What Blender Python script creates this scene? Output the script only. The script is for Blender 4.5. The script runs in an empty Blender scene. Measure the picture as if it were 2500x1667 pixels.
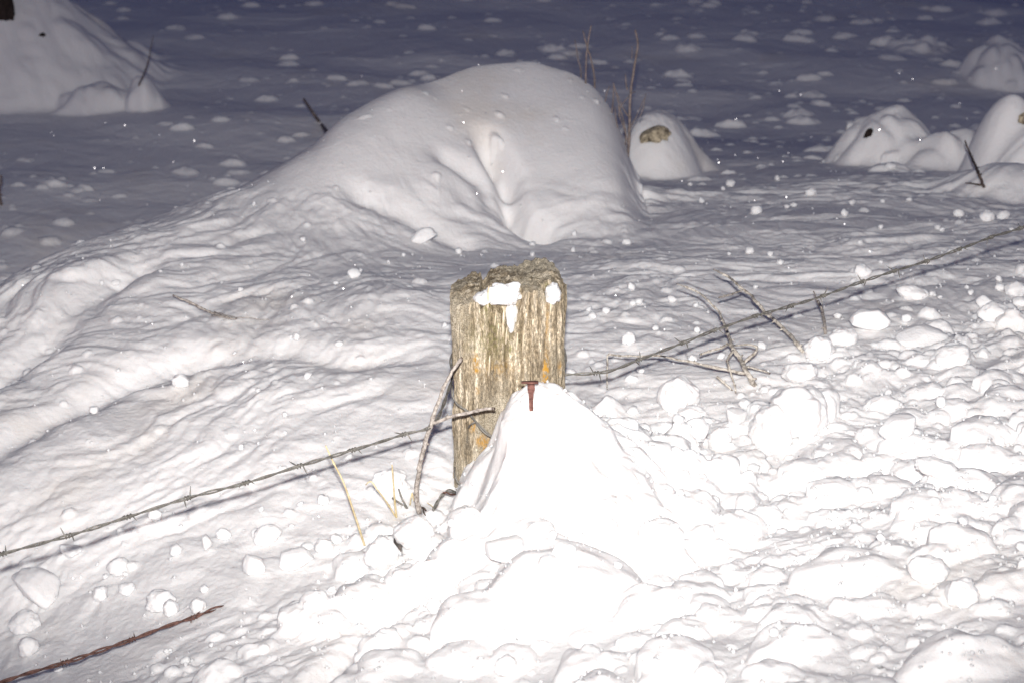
import bpy, bmesh, math, random
import numpy as np
from mathutils import Vector, Matrix, noise as mnoise

random.seed(7)
rng = np.random.default_rng(11)
S = bpy.context.scene
COL = S.collection
R = math.radians

# ------------------------------------------------------------------ camera, sky, flash, exposure
CAMZ, PITCH, F = 1.90, R(28.0), 60.0 / 36.0          # F = focal length in picture widths
cam_d = bpy.data.cameras.new('camera'); cam = bpy.data.objects.new('camera', cam_d); COL.objects.link(cam)
cam.location = (0, 0, CAMZ); cam.rotation_euler = (R(90) - PITCH, 0, 0)
cam_d.lens = 60; cam_d.sensor_width = 36; cam_d.clip_start = 0.05; cam_d.clip_end = 500
cam_d.dof.use_dof = True; cam_d.dof.focus_distance = 2.8; cam_d.dof.aperture_fstop = 8.0
S.camera = cam
w = bpy.data.worlds.new('World'); S.world = w; w.use_nodes = True
nt = w.node_tree; bg = nt.nodes['Background']
sky = nt.nodes.new('ShaderNodeTexSky'); sky.sky_type = 'NISHITA'; sky.sun_disc = False
sky.sun_elevation = R(2.0); sky.sun_rotation = R(200); sky.ozone_density = 3.0; sky.dust_density = 0.3
tint = nt.nodes.new('ShaderNodeMix'); tint.data_type = 'RGBA'; tint.blend_type = 'MULTIPLY'; tint.inputs[0].default_value = 1; tint.inputs[7].default_value = (1.0, .56, .80, 1)   # mauve dusk
nt.links.new(sky.outputs[0], tint.inputs[6]); nt.links.new(tint.outputs[2], bg.inputs[0]); bg.inputs[1].default_value = 0.12
# the photographer's flash, mounted above the lens: the only lamp that lit this night picture
fl_d = bpy.data.lights.new('camera_flash', 'SPOT'); fl = bpy.data.objects.new('camera_flash', fl_d); COL.objects.link(fl)
FLASH = Vector((0.0, -0.06, CAMZ + 0.20))
fl.location = FLASH; fl.rotation_euler = (R(90 - 27), 0, 0)
fl_d.energy = 745; fl_d.shadow_soft_size = 0.022; fl_d.spot_size = R(44); fl_d.spot_blend = 1.0
fl.scale = (1.7, 1, 1)            # a flash head throws a wide, low beam
fl_d.color = (1.0, 0.95, 0.90)
S.view_settings.view_transform = 'Standard'; S.view_settings.look = 'None'
S.view_settings.exposure = 0; S.view_settings.gamma = 1
cp, sp = math.cos(PITCH), math.sin(PITCH)

def ray(px, py):
    """direction (depth 1) through a point of the 2500x1667 photograph"""
    a = (px - 1250) / (2500 * F); b = (py - 833.5) / (2500 * F)
    return np.array([a, cp - b * sp, -sp - b * cp])
def at_z(px, py, z):
    r = ray(px, py); t = (z - CAMZ) / r[2]; return (r[0] * t, r[1] * t)
def at_d(px, py, D):
    r = ray(px, py); t = D / r[1]; return Vector((r[0] * t, D, CAMZ + r[2] * t))
def at_depth(px, py, Z):
    r = ray(px, py); return Vector((r[0] * Z, r[1] * Z, CAMZ + r[2] * Z))

# ------------------------------------------------------------------ noise
ANG = rng.random(4096).astype(np.float32) * 2 * np.pi
GX, GY = np.cos(ANG), np.sin(ANG)
PERM = rng.permutation(4096)
def pn(x, y, seed=0):
    xi = np.floor(x); yi = np.floor(y); fx = (x - xi).astype(np.float32); fy = (y - yi).astype(np.float32)
    xi = xi.astype(np.int64); yi = yi.astype(np.int64)
    def g(ix, iy, dx, dy):
        h = PERM[(PERM[(ix + seed * 131) & 4095] + iy) & 4095]
        return GX[h] * dx + GY[h] * dy
    u = fx * fx * fx * (fx * (fx * 6 - 15) + 10); v = fy * fy * fy * (fy * (fy * 6 - 15) + 10)
    a = g(xi, yi, fx, fy); b = g(xi + 1, yi, fx - 1, fy); c = g(xi, yi + 1, fx, fy - 1); d = g(xi + 1, yi + 1, fx - 1, fy - 1)
    return ((a + (b - a) * u) * (1 - v) + (c + (d - c) * u) * v) * 1.5
def billow(x, y, seed):                       # puffy lobes with narrow creases between
    n = pn(x, y, seed); return np.sqrt(n * n + 0.004)
def sstep(a, b, x):
    t = np.clip((x - a) / (b - a), 0, 1); return t * t * (3 - 2 * t)

# ------------------------------------------------------------------ terrain: large form
ZF = -0.46
ctrl = []
def C(px, py, z): x, y = at_z(px, py, z); ctrl.append((x, y, z))
for p in [(60,120),(400,60),(800,60),(1250,30),(1700,60),(2100,60),(2500,60),(100,330),(450,230),(800,150),(250,440),(550,330),
          (60,560),(700,250),(1650,180),(2000,150),(2400,200)]: C(*p, ZF)
crest = [(-150,745,.10),(0,690,.12),(130,625,.13),(250,580,.14),(450,515,.15),(600,450,.18),(700,395,.22),(800,330,.25),(900,275,.28),(1000,222,.30)]
for px, py, z in crest:
    C(px, py, z); x, y = at_z(px, py, z)
    ctrl.append((x - .1, y + .40, -.18)); ctrl.append((x - .2, y + .85, ZF + .02))
for p in [(0,850,.20),(200,800,.235),(450,700,.245),(700,640,.21),(900,560,.16),(1000,700,.25),(400,900,.27),(100,1050,.25),(800,900,.29),
          (1250,600,.08),(1300,690,.22),(1500,640,.17),(1500,480,-.02),(1300,480,.0),(1150,500,.08),(1600,420,-.12),(1700,560,.1),(2000,600,.16),(2000,490,.03),
          (2000,400,-.12),(2450,600,.20),(2450,500,.06),(2450,400,-.10),(2250,330,-.22),(1800,300,-.28),(1300,330,-.18),
          (300,1150,.28),(700,1150,.30),(1000,1100,.305),(1110,1225,.315),(700,1330,.29),(300,1330,.25),(0,1250,.25),(0,1500,.20),(200,1600,.235),
          (500,1520,.30),(700,1600,.36),(1000,1400,.335),(1000,1667,.42),(1250,1450,.36),(1250,1667,.42),(1500,1100,.335),(1500,900,.32),
          (1500,1300,.36),(1600,1600,.47),(1800,950,.35),(1800,750,.28),(2100,800,.34),(2100,1100,.40),(2000,1350,.45),(2100,1600,.53),(2450,1000,.42),
          (2450,750,.32),(2450,1300,.50),(2450,1620,.58)]: C(*p)
for x in (-40, 0, 40):
    for y in (20, 60): ctrl.append((x, y, ZF))
for x in (-3.5, 3.5): ctrl.append((x, 8, ZF))
ctrl += [(-1.2, .5, .3), (0, .5, .6), (1.2, .5, .7), (-2, 1.5, .2), (2.0, 1.5, .6), (2.5, 3.2, .2), (-2.5, 3.2, .0), (-3, 5, ZF), (3, 5, -.25)]
CT = np.array(ctrl, dtype=np.float64)
def warpq(x, y): return x / (1 + np.abs(y) * .25), np.log(np.maximum(y, .3)) * 1.8        # space where the spline is laid
def U(r2): return .5 * r2 * np.log(r2 + 1e-9)
qx, qy = warpq(CT[:, 0], CT[:, 1]); n = len(CT)
K = U((qx[:, None] - qx[None]) ** 2 + (qy[:, None] - qy[None]) ** 2) + np.eye(n) * 1e-3
Pm = np.stack([np.ones(n), qx, qy], 1)
A = np.block([[K, Pm], [Pm.T, np.zeros((3, 3))]])
sol = np.linalg.solve(A, np.concatenate([CT[:, 2], np.zeros(3)]))
def tps(x, y):
    a, b = warpq(x, y); out = (sol[n] + sol[n + 1] * a + sol[n + 2] * b).astype(np.float32)
    a = a.astype(np.float32); b = b.astype(np.float32)
    for i in range(n): out += np.float32(sol[i]) * U((a - np.float32(qx[i])) ** 2 + (b - np.float32(qy[i])) ** 2)
    return out

ys = np.concatenate([np.linspace(.3, 1.25, 60)[:-1], np.geomspace(1.25, 9.5, 1500), np.geomspace(9.5, 90, 90)[1:]])
us = np.concatenate([np.linspace(-1.6, -.44, 90)[:-1], np.linspace(-.44, .44, 1480), np.linspace(.44, 1.6, 90)[1:]])
NY, NX = len(ys), len(us)
X = (us[None, :] * ys[:, None]).astype(np.float32); Y = np.repeat(ys[:, None], NX, 1).astype(np.float32)
Z = np.clip(tps(X, Y), -.6, .9)
Z -= .085 * np.where(Y > 4.6, np.minimum(Y, 14) - 4.6, 0)
far = sstep(9, 14, Y); Z = Z * (1 - far) + (ZF - .8 + .03 * pn(X / 3, Y / 3, 9)) * far

def height(x, y):
    i = np.interp(y, ys, np.arange(NY)); j = np.interp(x / max(y, .3), us, np.arange(NX))
    i0 = min(int(i), NY - 2); j0 = min(int(j), NX - 2); a = i - i0; b = j - j0
    return float((Z[i0, j0] * (1 - b) + Z[i0, j0 + 1] * b) * (1 - a) + (Z[i0 + 1, j0] * (1 - b) + Z[i0 + 1, j0 + 1] * b) * a)
def hit(px, py, lift=0.0, start=1.2):
    """where the sight line through a pixel meets the snow (then moved `lift` metres back towards the camera)"""
    r = ray(px, py); t = start / r[1]; prev = t
    while t < 40:
        if CAMZ + r[2] * t < height(r[0] * t, r[1] * t): break
        prev = t; t += .02
    a, b = prev, t
    for _ in range(12):
        m = (a + b) / 2
        if CAMZ + r[2] * m < height(r[0] * m, r[1] * m): b = m
        else: a = m
    t = b - lift
    return Vector((r[0] * t, r[1] * t, CAMZ + r[2] * t))

def smax(a, b, k):                                     # smooth maximum
    h = np.clip(.5 + .5 * (a - b) / k, 0, 1); return b * (1 - h) + a * h + k * h * (1 - h)
def window(x, y, r):
    i0, i1 = np.searchsorted(ys, [y - r, y + r]); i0 = max(i0 - 1, 0); i1 = min(i1 + 1, NY)
    yl = max(y - r, .3); yh = y + r
    ul = min((x - r) / yl, (x - r) / yh); uh = max((x + r) / yl, (x + r) / yh)
    j0, j1 = np.searchsorted(us, [ul, uh]); return slice(i0, i1), slice(max(j0 - 1, 0), min(j1 + 1, NX))
def mound(x, y, rx, ry, top, foot, ang=0, pw=2.0, sharp=.5, k=.02, wob=.06, seed=3, rough=0):
    """a drift: from height `foot` up to `top`, elliptical, with a rounded profile"""
    si, sj = window(x, y, max(rx, ry) * 2.2); xx, yy = X[si, sj] - x, Y[si, sj] - y
    if xx.size == 0: return
    c, s = math.cos(ang), math.sin(ang); a = (xx * c + yy * s) / rx; b = (-xx * s + yy * c) / ry
    r = (np.abs(a) ** pw + np.abs(b) ** pw) ** (1 / pw)
    r = r * (1 + wob * pn(xx / (rx * .7) + seed, yy / (ry * .7), seed))
    prof = np.where(r < 1, np.maximum(1 - r * r, 0) ** sharp, -(r - 1) * 1.8)
    Z[si, sj] = smax(foot + (top - foot) * prof + (rough * (billow(xx / .10 + seed, yy / .12, 26) - .3) if rough else 0), Z[si, sj], k)

# the large drift behind the post, with the saddle in front of it
def mnd(px, py, D, *a, **k): p = at_d(px, py, D); mound(p.x, p.y, *a, **k)
X0 = at_d(1290, 300, 4.55)
RP = [(500,520,3.95),(600,452,4.05),(700,392,4.15),(850,300,4.34),(1000,214,4.52),(1150,166,4.66),(1300,147,4.76),(1400,178,4.73),(1450,212,4.69),(1490,262,4.65),(1515,315,4.62),(1535,380,4.6),(1560,470,4.6)]
RW = [at_d(*q) for q in RP]; rxs = [q.x for q in RW]
xd = np.linspace(rxs[0] - .1, rxs[-1] + .1, 900); kn = np.exp(-(np.linspace(-2.2, 2.2, 61)) ** 2); kn /= kn.sum()
def sm_(v): return np.convolve(np.pad(np.interp(xd, rxs, v), 30, mode='edge'), kn, 'valid')
zc = np.interp(X, xd, sm_([q.z for q in RW])); yc = np.interp(X, xd, sm_([q.y for q in RW])); tf = yc - Y + .03 * pn(X / .3, Y / .3, 27)
TT = .88; ridge = np.where(tf > 0, zc - (zc + .02) * (np.maximum(tf, 0) / TT) ** 1.5, zc - 1.1 * (-tf) ** 1.25)
ridge = np.where((X > rxs[0]) & (X < rxs[-1]) & (tf > -1.2) & (tf < 1.3), ridge, -5)
ridge = ridge - .5 * sstep(rxs[3], rxs[0], X)
Z = np.where(ridge > -2, smax(ridge.astype(np.float32), Z, .09), Z)
p = at_z(1060, 440, .15); mound(p[0], p[1], .16, .28, .22, .0, -.4, 2.0, .8, .03, .1)
p = at_z(1290, 530, .04); mound(p[0], p[1], .09, .24, .075, .0, .25, 2.0, .8, .02, .1)
# snow-capped fallen post end right of it
p = at_z(1600, 330, -.02); mound(p[0] + .01, p[1] + .16, .165, .20, -.01, -.24, 0, 2.1, .8, .04, .06)
p = at_z(1690, 385, -.15); mound(p[0] - .07, p[1] + .10, .20, .13, -.07, -.30, -.15, 2.0, 1.4, .10, .03)
# right-hand drifts
p = at_z(2200, 300, -.05); mound(p[0] - .02, p[1] + .05, .22, .22, -.03, -.30, .1, 2.1, .8, .03, .12, 5, .04)
p = at_z(2105, 330, -.12); mound(p[0], p[1] + .03, .07, .14, -.075, -.27, .1, 2.0, .8, .03, .1, 6)
p = at_z(2350, 350, -.05); mound(p[0], p[1] + .05, .26, .22, -.04, -.3, -.2, 2.0, .9, .06, .1, 7, .05)
p = at_z(2475, 290, .1); mound(p[0], p[1] + .03, .15, .18, .16, -.25, 0, 2.1, .8, .03, .05, 8)
p = at_z(2520, 390, .0); mound(p[0], p[1], .17, .17, .10, -.2, -.3, 2.0, .8, .04, .05, 8)
mnd(2455, 120, 7.5, .20, .26, -.54, -.80, -.2, 2.0, .7, .03, .15, 9, .05)
mnd(2250, 60, 8.0, .3, .3, -.71, -.88, .4, 2.0, 1, .03, .15, 10, .05)
p = at_z(2480, 450, .05); mound(p[0], p[1], .30, .25, .10, -.1, -.2, 2.0, 1, .04, .1, 10)
# snowed-over tree foot at the top left
TX, TY = at_d(-35, 190, 7.35).x, 7.35
si, sj = window(TX, TY, 2.0); xx, yy = X[si, sj] - TX, Y[si, sj] - TY
r = np.sqrt(xx ** 2 + (yy * np.where(yy < 0, 1.5, 1.1)) ** 2) * (1 + .08 * pn(xx / .25, yy / .25, 21)); prof = np.interp(r, [0, .335, .5, .72, .85, 1.1, 1.5], [.0, -.32, -.46, -.64, -.73, -.88, -1.15])
prof = prof + .045 * (billow(xx / .24, yy / .2, 22) - .3) + .016 * billow(xx / .09, yy / .08, 23)
Z[si, sj] = smax(np.minimum(prof, .9), Z[si, sj], .03)
mnd(350, 215, 6.95, .10, .12, -.52, -.70, 0, 2, .8, .03, .2, 4, .03)
mnd(230, 225, 6.95, .20, .12, -.55, -.70, 0, 2, .8, .04, .2, 5, .03)
# snow thrown against the fence post
SX, SY = 0.045, 2.305
si, sj = window(SX, SY, .75); xx, yy = X[si, sj] - SX, Y[si, sj] - SY
dl = np.maximum(-xx, 0); ex = np.where(xx > 0, xx * .84, dl * 1.05 + np.maximum(dl - .055 - .02 * pn(yy / .05, xx / .05, 35), 0) * 3.2 * sstep(-.22, -.02, yy))
r = np.sqrt(ex ** 2 + (yy / np.where(yy > 0, .8, 1.0)) ** 2) * (1 + .22 * pn(xx / .11 + 3, yy / .11, 31) + .10 * pn(xx / .045, yy / .045, 32))
prof = np.interp(r, [0, .025, .05, .1, .16, .2, .3, .4, .55, .8], [.596, .588, .566, .512, .462, .436, .385, .345, .26, .1]) + .042 * (billow(xx / .10, yy / .08, 33) - .3) * sstep(.03, .12, r) + .008 * billow(xx / .03, yy / .025, 34)
Z[si, sj] = smax(prof, Z[si, sj], .025)
def carve(pts, depth, wid):
    P_ = [hit(*q) for q in pts]; best = None
    for a, b_ in zip(P_, P_[1:]):
        dx, dy = b_.x - a.x, b_.y - a.y; t_ = np.clip(((X - a.x) * dx + (Y - a.y) * dy) / (dx * dx + dy * dy), 0, 1)
        dd = np.hypot(X - a.x - t_ * dx, Y - a.y - t_ * dy); best = dd if best is None else np.minimum(best, dd)
    Z[:] = Z - depth * np.exp(-(best / wid) ** 2)
carve([(1190, 340), (1235, 420), (1245, 480), (1262, 535), (1320, 575)], .095, .034)
carve([(1090, 380), (1170, 430), (1200, 500)], .035, .03)
carve([(880, 470), (1000, 520), (1130, 590)], .03, .04)
carve([(-40, 1110), (120, 1010), (300, 920), (470, 870)], .035, .05)
carve([(-40, 930), (100, 840), (190, 740), (330, 650)], .035, .05)
carve([(740, 1690), (850, 1590), (960, 1485), (1010, 1430)], .030, .018)
carve([(1330, 1350), (1480, 1292), (1620, 1265), (1760, 1252)], .030, .025)
carve([(1900, 1195), (2100, 1172), (2300, 1150), (2560, 1120)], .022, .035)
carve([(560, 870), (700, 850), (850, 880), (1000, 860)], .018, .04)
ZB = Z.copy()

# ------------------------------------------------------------------ terrain: drift ripples, lumps, pits
fd = (Y - 2.41 - .627 * X) / 1.18                      # distance beyond the fence line
near = 1 - sstep(-.10, .22, fd + .10 * pn(X / .3, Y / .3, 40)); near = near * (.35 + .65 * sstep(-.55, .1, X + .25 * near))
field = sstep(-.02, -.22, ZB)
smooth_m = np.zeros_like(Z)
q1, q2, q3 = at_d(900, 290, 4.35), at_d(740, 380, 4.15), at_d(1060, 250, 4.45)
for (cx, cy, rr) in [(X0.x - .05, 4.55, .48), (q1.x, 4.35, .36), (q2.x, 4.18, .26), (q3.x, 4.45, .40)]:
    smooth_m = np.maximum(smooth_m, 1 - sstep(rr * .75, rr, np.sqrt((X - cx) ** 2 + (Y - cy) ** 2)))
pmask = 1 - sstep(.14, .30, np.sqrt((X - SX) ** 2 + (Y - SY) ** 2))
wx = X + .14 * pn(X / .45, Y / .45, 50) + .03 * pn(X / .12, Y / .12, 51)
wy = Y + .14 * pn(X / .45, Y / .45, 52) + .03 * pn(X / .12, Y / .12, 53)
left = sstep(.25, -.75, X + .15 * pn(X / .4, Y / .4, 54))
mp = at_z(1080, 480, .15); mid = 1 - sstep(.15, .42, np.hypot((X - mp[0]) * 1.3, Y - mp[1]))
def ripple(an, sd):
    ca, sa = math.cos(an), math.sin(an); u = wx * ca + wy * sa; v = -wx * sa + wy * ca
    return .060 * billow(u / .40, v / .22, sd) + .030 * billow(u / .20, v / .10, sd + 1) + .014 * billow(u / .09, v / .05, sd + 2) + .007 * billow(u / .04, v / .025, sd + 3)
rip = -.010 + .33 * (1 + .8 * pn(X / .5, Y / .4, 55)) * ((ripple(-.05, 60) * (1 - left) + ripple(.80, 64) * left * 1.2) * (1 - mid) + ripple(-1.0, 68) * mid * 1.2)
deb = -.014 + .42 * (.055 * billow(wx / .26, wy / .22, 70) + .034 * billow(wx / .12, wy / .10, 71) + .017 * billow(wx / .055, wy / .048, 72) + .009 * billow(wx / .026, wy / .022, 73))
fld = .022 * pn(wx / .7, wy / .5, 80) + .004 * billow(wx / .25, wy / .14, 81) + .0012 * pn(wx / .06, wy / .04, 82)
m_r = (1 - field) * (1 - near); m_d = (1 - field) * near * (.48 + .52 * sstep(1.75, 2.3, Y))
fold = .0024 * pn(wx / .03, wy / .03, 83) + .0016 * billow(X / .018, Y / .016, 84)
gain = (1 - .82 * smooth_m) * (1 - .65 * pmask)
Z = ZB + (rip * m_r + deb * m_d + fld * field) * gain + fold * (1 - .9 * smooth_m) * (1 - .6 * field)
# folded, broken lower face of the large drift
fm = smooth_m * sstep(.16, .0, ZB) * sstep(4.75, 4.45, Y)
Z += fm * .06 * (billow(wx / .055, wy / .11, 90) - .2)
far = sstep(9, 14, Y); Z = np.where(far > 0, Z * (1 - far) + (ZF - .8 + .03 * pn(X / 3, Y / 3, 9)) * far, Z)

def lump(x, y, rad, hgt, el=1.0, ang=0, pw=2.2, sink=.35, seed=1):
    si, sj = window(x, y, rad * 1.25); xx, yy = X[si, sj] - x, Y[si, sj] - y
    if xx.size < 4: return
    base = height(x, y); c, s = math.cos(ang), math.sin(ang)
    a = (xx * c + yy * s) / rad; b = (-xx * s + yy * c) / (rad * el)
    r = (np.abs(a) ** pw + np.abs(b) ** pw) ** (1 / pw) * (1 + .22 * pn(a * 1.3 + seed, b * 1.3, seed % 50))
    cap = base - sink * hgt + hgt * np.sqrt(np.maximum(1 - r * r, 0)) * (1 + .15 * pn(a * 2.2, b * 2.2 + seed, 5))
    Z[si, sj] = np.where(r < 1, smax(cap, Z[si, sj], hgt * .28), Z[si, sj])
def inframe(x, y):
    z = height(x, y); d = y * cp + (CAMZ - z) * sp
    return abs(x / d) < .33 and abs(((CAMZ - z) * cp - y * sp) / d) < .22
# far-field clumps
k = 0
while k < 2200:
    y = 9.0 * random.random() ** .75 + .5; x = (random.random() * 2 - 1) * .5 * y
    if y < 3: continue
    b = height(x, y)
    if b > -.10 or math.hypot(x - TX, y - TY) < 1.1 or abs(x - X0.x) < .5 and 3.9 < y < 5: continue
    rr = random.choice([.018, .024, .03, .038, .05, .07] if random.random() < .33 else [.008, .012, .016, .022])
    if x < 0: rr *= .8
    lump(x, y, rr, rr * (.28 + .34 * random.random()), .40 + .4 * random.random(), random.uniform(-.4, .4), 2.2, .30, k + 1); k += 1
# lumps pressed into the fresh bank
k = 0
while k < 1500:
    y = random.uniform(1.35, 4.2); x = (random.random() * 2 - 1) * .42 * y
    f = (y - 2.41 - .627 * x) / 1.18
    if height(x, y) < -.05: continue
    pr = 1.0 if f < .05 and x > -.25 else (.55 if f < -.05 else (.18 if f < .5 and x > 0 else .05))
    if y < 1.95 and random.random() < .5: continue
    if random.random() > pr or (x - SX) ** 2 + (y - SY) ** 2 < .03: continue
    big = f < 0.15
    rr = (.006 + .030 * random.random() ** 3.6) if big else .005 + .012 * random.random() ** 2
    if f < -.25: rr *= 1.4
    lump(x, y, rr, rr * (.5 + .4 * random.random()) * (.7 if f < -.2 else 1), .6 + .5 * random.random(), random.uniform(-.9, .9), 2 + random.random(), .25, k + 7); k += 1

# soft large heaves of the near bank
for i, (px, py, w_, h_, e_) in enumerate([(880,1470,.055,.045,.9),(1370,1490,.115,.075,.8),(2370,1640,.085,.06,.7),(1600,1500,.06,.05,.9),(1960,1600,.07,.045,.7),(1180,1560,.07,.035,.8),(2100,1420,.09,.04,.7)]):
    p = hit(px, py); lump(p.x, p.y + w_ * .3, w_, h_, e_, .1, 2.0, .45, 950 + i * 3)
# fallen flakes on the large drift
for i, (px, py, w_, e_, an_) in enumerate([(1205,335,.034,.45,-1.0),(1216,278,.020,.5,-.8),(1140,345,.014,.5,-.3),(1095,310,.013,.4,-.1),(1230,234,.016,.4,-.5),(1035,227,.014,.3,.1),(1062,240,.009,.4,0),(1137,266,.011,.4,-.3),
        (1358,290,.014,.5,-1.2),(1420,237,.010,.7,0),(1453,246,.012,1,0),(1378,313,.009,1,0),(1288,263,.007,.8,0),(1262,171,.014,.3,0),(1392,196,.009,.6,-1),(895,285,.022,.2,.3),(947,267,.010,.3,.3),(1125,278,.006,1,0)]):
    p = hit(px, py); lump(p.x, p.y, w_, w_ * .42, e_, an_, 2.2, .25, 900 + i)
def mesh_from_grid(name, Z):
    me = bpy.data.meshes.new(name); nv = NX * NY
    co = np.stack([X.ravel(), Y.ravel(), Z.ravel()], 1).astype(np.float32)
    me.vertices.add(nv); me.vertices.foreach_set('co', co.ravel())
    ii = (np.arange(NY - 1)[:, None] * NX + np.arange(NX - 1)[None]).ravel()
    q = np.stack([ii, ii + 1, ii + NX + 1, ii + NX], 1).astype(np.int32).ravel()
    nf = len(ii); me.loops.add(nf * 4); me.loops.foreach_set('vertex_index', q)
    me.polygons.add(nf); me.polygons.foreach_set('loop_start', np.arange(nf, dtype=np.int32) * 4)
    me.polygons.foreach_set('use_smooth', np.ones(nf, dtype=bool))
    me.update(calc_edges=True); return me

# ------------------------------------------------------------------ materials
def mat(name):
    m = bpy.data.materials.new(name); m.use_nodes = True
    return m, m.node_tree, m.node_tree.nodes['Principled BSDF']
def nd(t, typ, **kw):
    x = t.nodes.new(typ)
    for a, b in kw.items(): setattr(x, a, b)
    return x
def noise_node(t, scale, detail=5, rough=.6, vec=None):
    x = nd(t, 'ShaderNodeTexNoise'); x.inputs['Scale'].default_value = scale; x.inputs['Detail'].default_value = detail; x.inputs['Roughness'].default_value = rough
    if vec is not None: t.links.new(vec, x.inputs['Vector'])
    return x
def ramp(t, fac, stops):
    x = nd(t, 'ShaderNodeValToRGB'); t.links.new(fac, x.inputs[0]); e = x.color_ramp.elements
    while len(e) < len(stops): e.new(.5)
    for q, (a, c) in zip(e, stops): q.position = a; q.color = (*c, 1)
    return x
def mix(t, fac, a, b, blend='MIX'):
    x = nd(t, 'ShaderNodeMix', data_type='RGBA', blend_type=blend)
    for s, v in ((x.inputs[0], fac), (x.inputs[6], a), (x.inputs[7], b)):
        if hasattr(v, 'is_linked'): t.links.new(v, s)
        elif isinstance(v, tuple): s.default_value = (*v, 1)
        else: s.default_value = v
    return x.outputs[2]
def vscale(t, sx, sy, sz, out='Object'):
    tc = nd(t, 'ShaderNodeTexCoord'); mp = nd(t, 'ShaderNodeMapping'); mp.inputs['Scale'].default_value = (sx, sy, sz)
    t.links.new(tc.outputs[out], mp.inputs[0]); return mp.outputs[0]
def bump(t, b, h, strength, dist):
    x = nd(t, 'ShaderNodeBump'); x.inputs['Strength'].default_value = strength; x.inputs['Distance'].default_value = dist
    t.links.new(h, x.inputs['Height']); t.links.new(x.outputs[0], b.inputs['Normal'])

def snow_mat(name, c1=(.91, .90, .90), c2=(.87, .86, .865), dirt=(.70, .62, .52), dirt_amt=.0):
    m, t, b = mat(name); tc = nd(t, 'ShaderNodeNewGeometry').outputs['Position']
    n1 = noise_node(t, 9, 4, .6, tc)
    col = mix(t, n1.outputs[0], c1, c2)
    if dirt_amt:
        n2 = noise_node(t, 2.2, 5, .65, tc); mr = ramp(t, n2.outputs[0], [(.56, (0, 0, 0)), (.72, (dirt_amt,) * 3)])
        col = mix(t, mr.outputs[0], col, dirt)
    t.links.new(col, b.inputs['Base Color']); b.inputs['Roughness'].default_value = .75; b.inputs['Specular IOR Level'].default_value = .25
    b.inputs['Subsurface Weight'].default_value = .8; b.inputs['Subsurface Radius'].default_value = (1.0, .9, .85); b.inputs['Subsurface Scale'].default_value = .018
    g = noise_node(t, 420, 3, .7, tc); g2 = noise_node(t, 90, 3, .6, tc)
    ad = nd(t, 'ShaderNodeMath', operation='MULTIPLY_ADD'); t.links.new(g2.outputs[0], ad.inputs[0]); ad.inputs[1].default_value = 2.2; t.links.new(g.outputs[0], ad.inputs[2])
    bump(t, b, ad.outputs[0], .55, .0022); return m
M_SNOW = snow_mat('snow', dirt_amt=.35)
M_CLOD = snow_mat('packed_snow', (.92, .91, .91), (.88, .87, .875))

def wood_mat():
    m, t, b = mat('weathered_wood')
    v = vscale(t, 1, 1, .10); n1 = noise_node(t, 75, 7, .72, v)                      # long grain
    v2 = vscale(t, 1, 1, .32); n2 = noise_node(t, 400, 4, .75, v2)                    # fibres
    n3 = noise_node(t, 9, 5, .65, vscale(t, 1, 1, .6)); n4 = noise_node(t, 650, 2, .6, vscale(t, 1, 1, 1))
    c = ramp(t, n1.outputs[0], [(.32, (.115, .10, .08)), (.43, (.27, .225, .16)), (.53, (.52, .455, .35)), (.62, (.88, .82, .70))]).outputs[0]
    c2 = ramp(t, n2.outputs[0], [(.36, (.22, .20, .16)), (.50, (.66, .62, .56)), (.60, (1.55, 1.48, 1.38))]).outputs[0]
    c = mix(t, .75, c, c2, 'MULTIPLY')
    lich = ramp(t, n3.outputs[0], [(.46, (0, 0, 0)), (.62, (.7, .7, .7))]).outputs[0]
    sp = ramp(t, n4.outputs[0], [(.42, (.17, .15, .11)), (.56, (.66, .61, .50))]).outputs[0]
    c = mix(t, lich, c, sp)
    for nm, colr in (('orange', (.60, .33, .06)), ('green', (.20, .21, .04))):
        at = nd(t, 'ShaderNodeAttribute', attribute_name=nm); mm = nd(t, 'ShaderNodeMath', operation='MULTIPLY'); mm.use_clamp = True
        r_ = ramp(t, noise_node(t, 260, 3, .6, vscale(t, 1, 1, .5)).outputs[0], [(.40, (0, 0, 0)), (.55, (1, 1, 1))])
        t.links.new(at.outputs['Fac'], mm.inputs[0]); t.links.new(r_.outputs[0], mm.inputs[1]); c = mix(t, mm.outputs[0], c, colr)
    t.links.new(c, b.inputs['Base Color']); b.inputs['Roughness'].default_value = .9; b.inputs['Specular IOR Level'].default_value = .2
    ad = nd(t, 'ShaderNodeMath', operation='MULTIPLY_ADD'); t.links.new(n1.outputs[0], ad.inputs[0]); ad.inputs[1].default_value = 1.5; t.links.new(n2.outputs[0], ad.inputs[2])
    bump(t, b, ad.outputs[0], 1.0, .004); return m
M_WOOD = wood_mat()
def simple_mat(name, a, b_, scale, rough=.8, metal=0, bs=.5, bd=.001, sz=1, spec=.3):
    m, t, b = mat(name); n_ = noise_node(t, scale, 5, .65, vscale(t, 1, 1, sz))
    c = ramp(t, n_.outputs[0], [(.35, a), (.65, b_)]).outputs[0]; t.links.new(c, b.inputs['Base Color'])
    b.inputs['Roughness'].default_value = rough; b.inputs['Metallic'].default_value = metal; b.inputs['Specular IOR Level'].default_value = spec
    bump(t, b, n_.outputs[0], bs, bd); return m
M_BARK = simple_mat('twig_bark', (.15, .125, .11), (.56, .52, .48), 170)
M_SHRUB = simple_mat('shrub_bark', (.17, .145, .12), (.68, .64, .58), 150)
M_DARKTWIG = simple_mat('dark_twig_bark', (.035, .026, .024), (.16, .12, .10), 120)
M_FARTWIG = simple_mat('far_twig_bark', (.11, .09, .085), (.32, .26, .235), 120)
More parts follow.
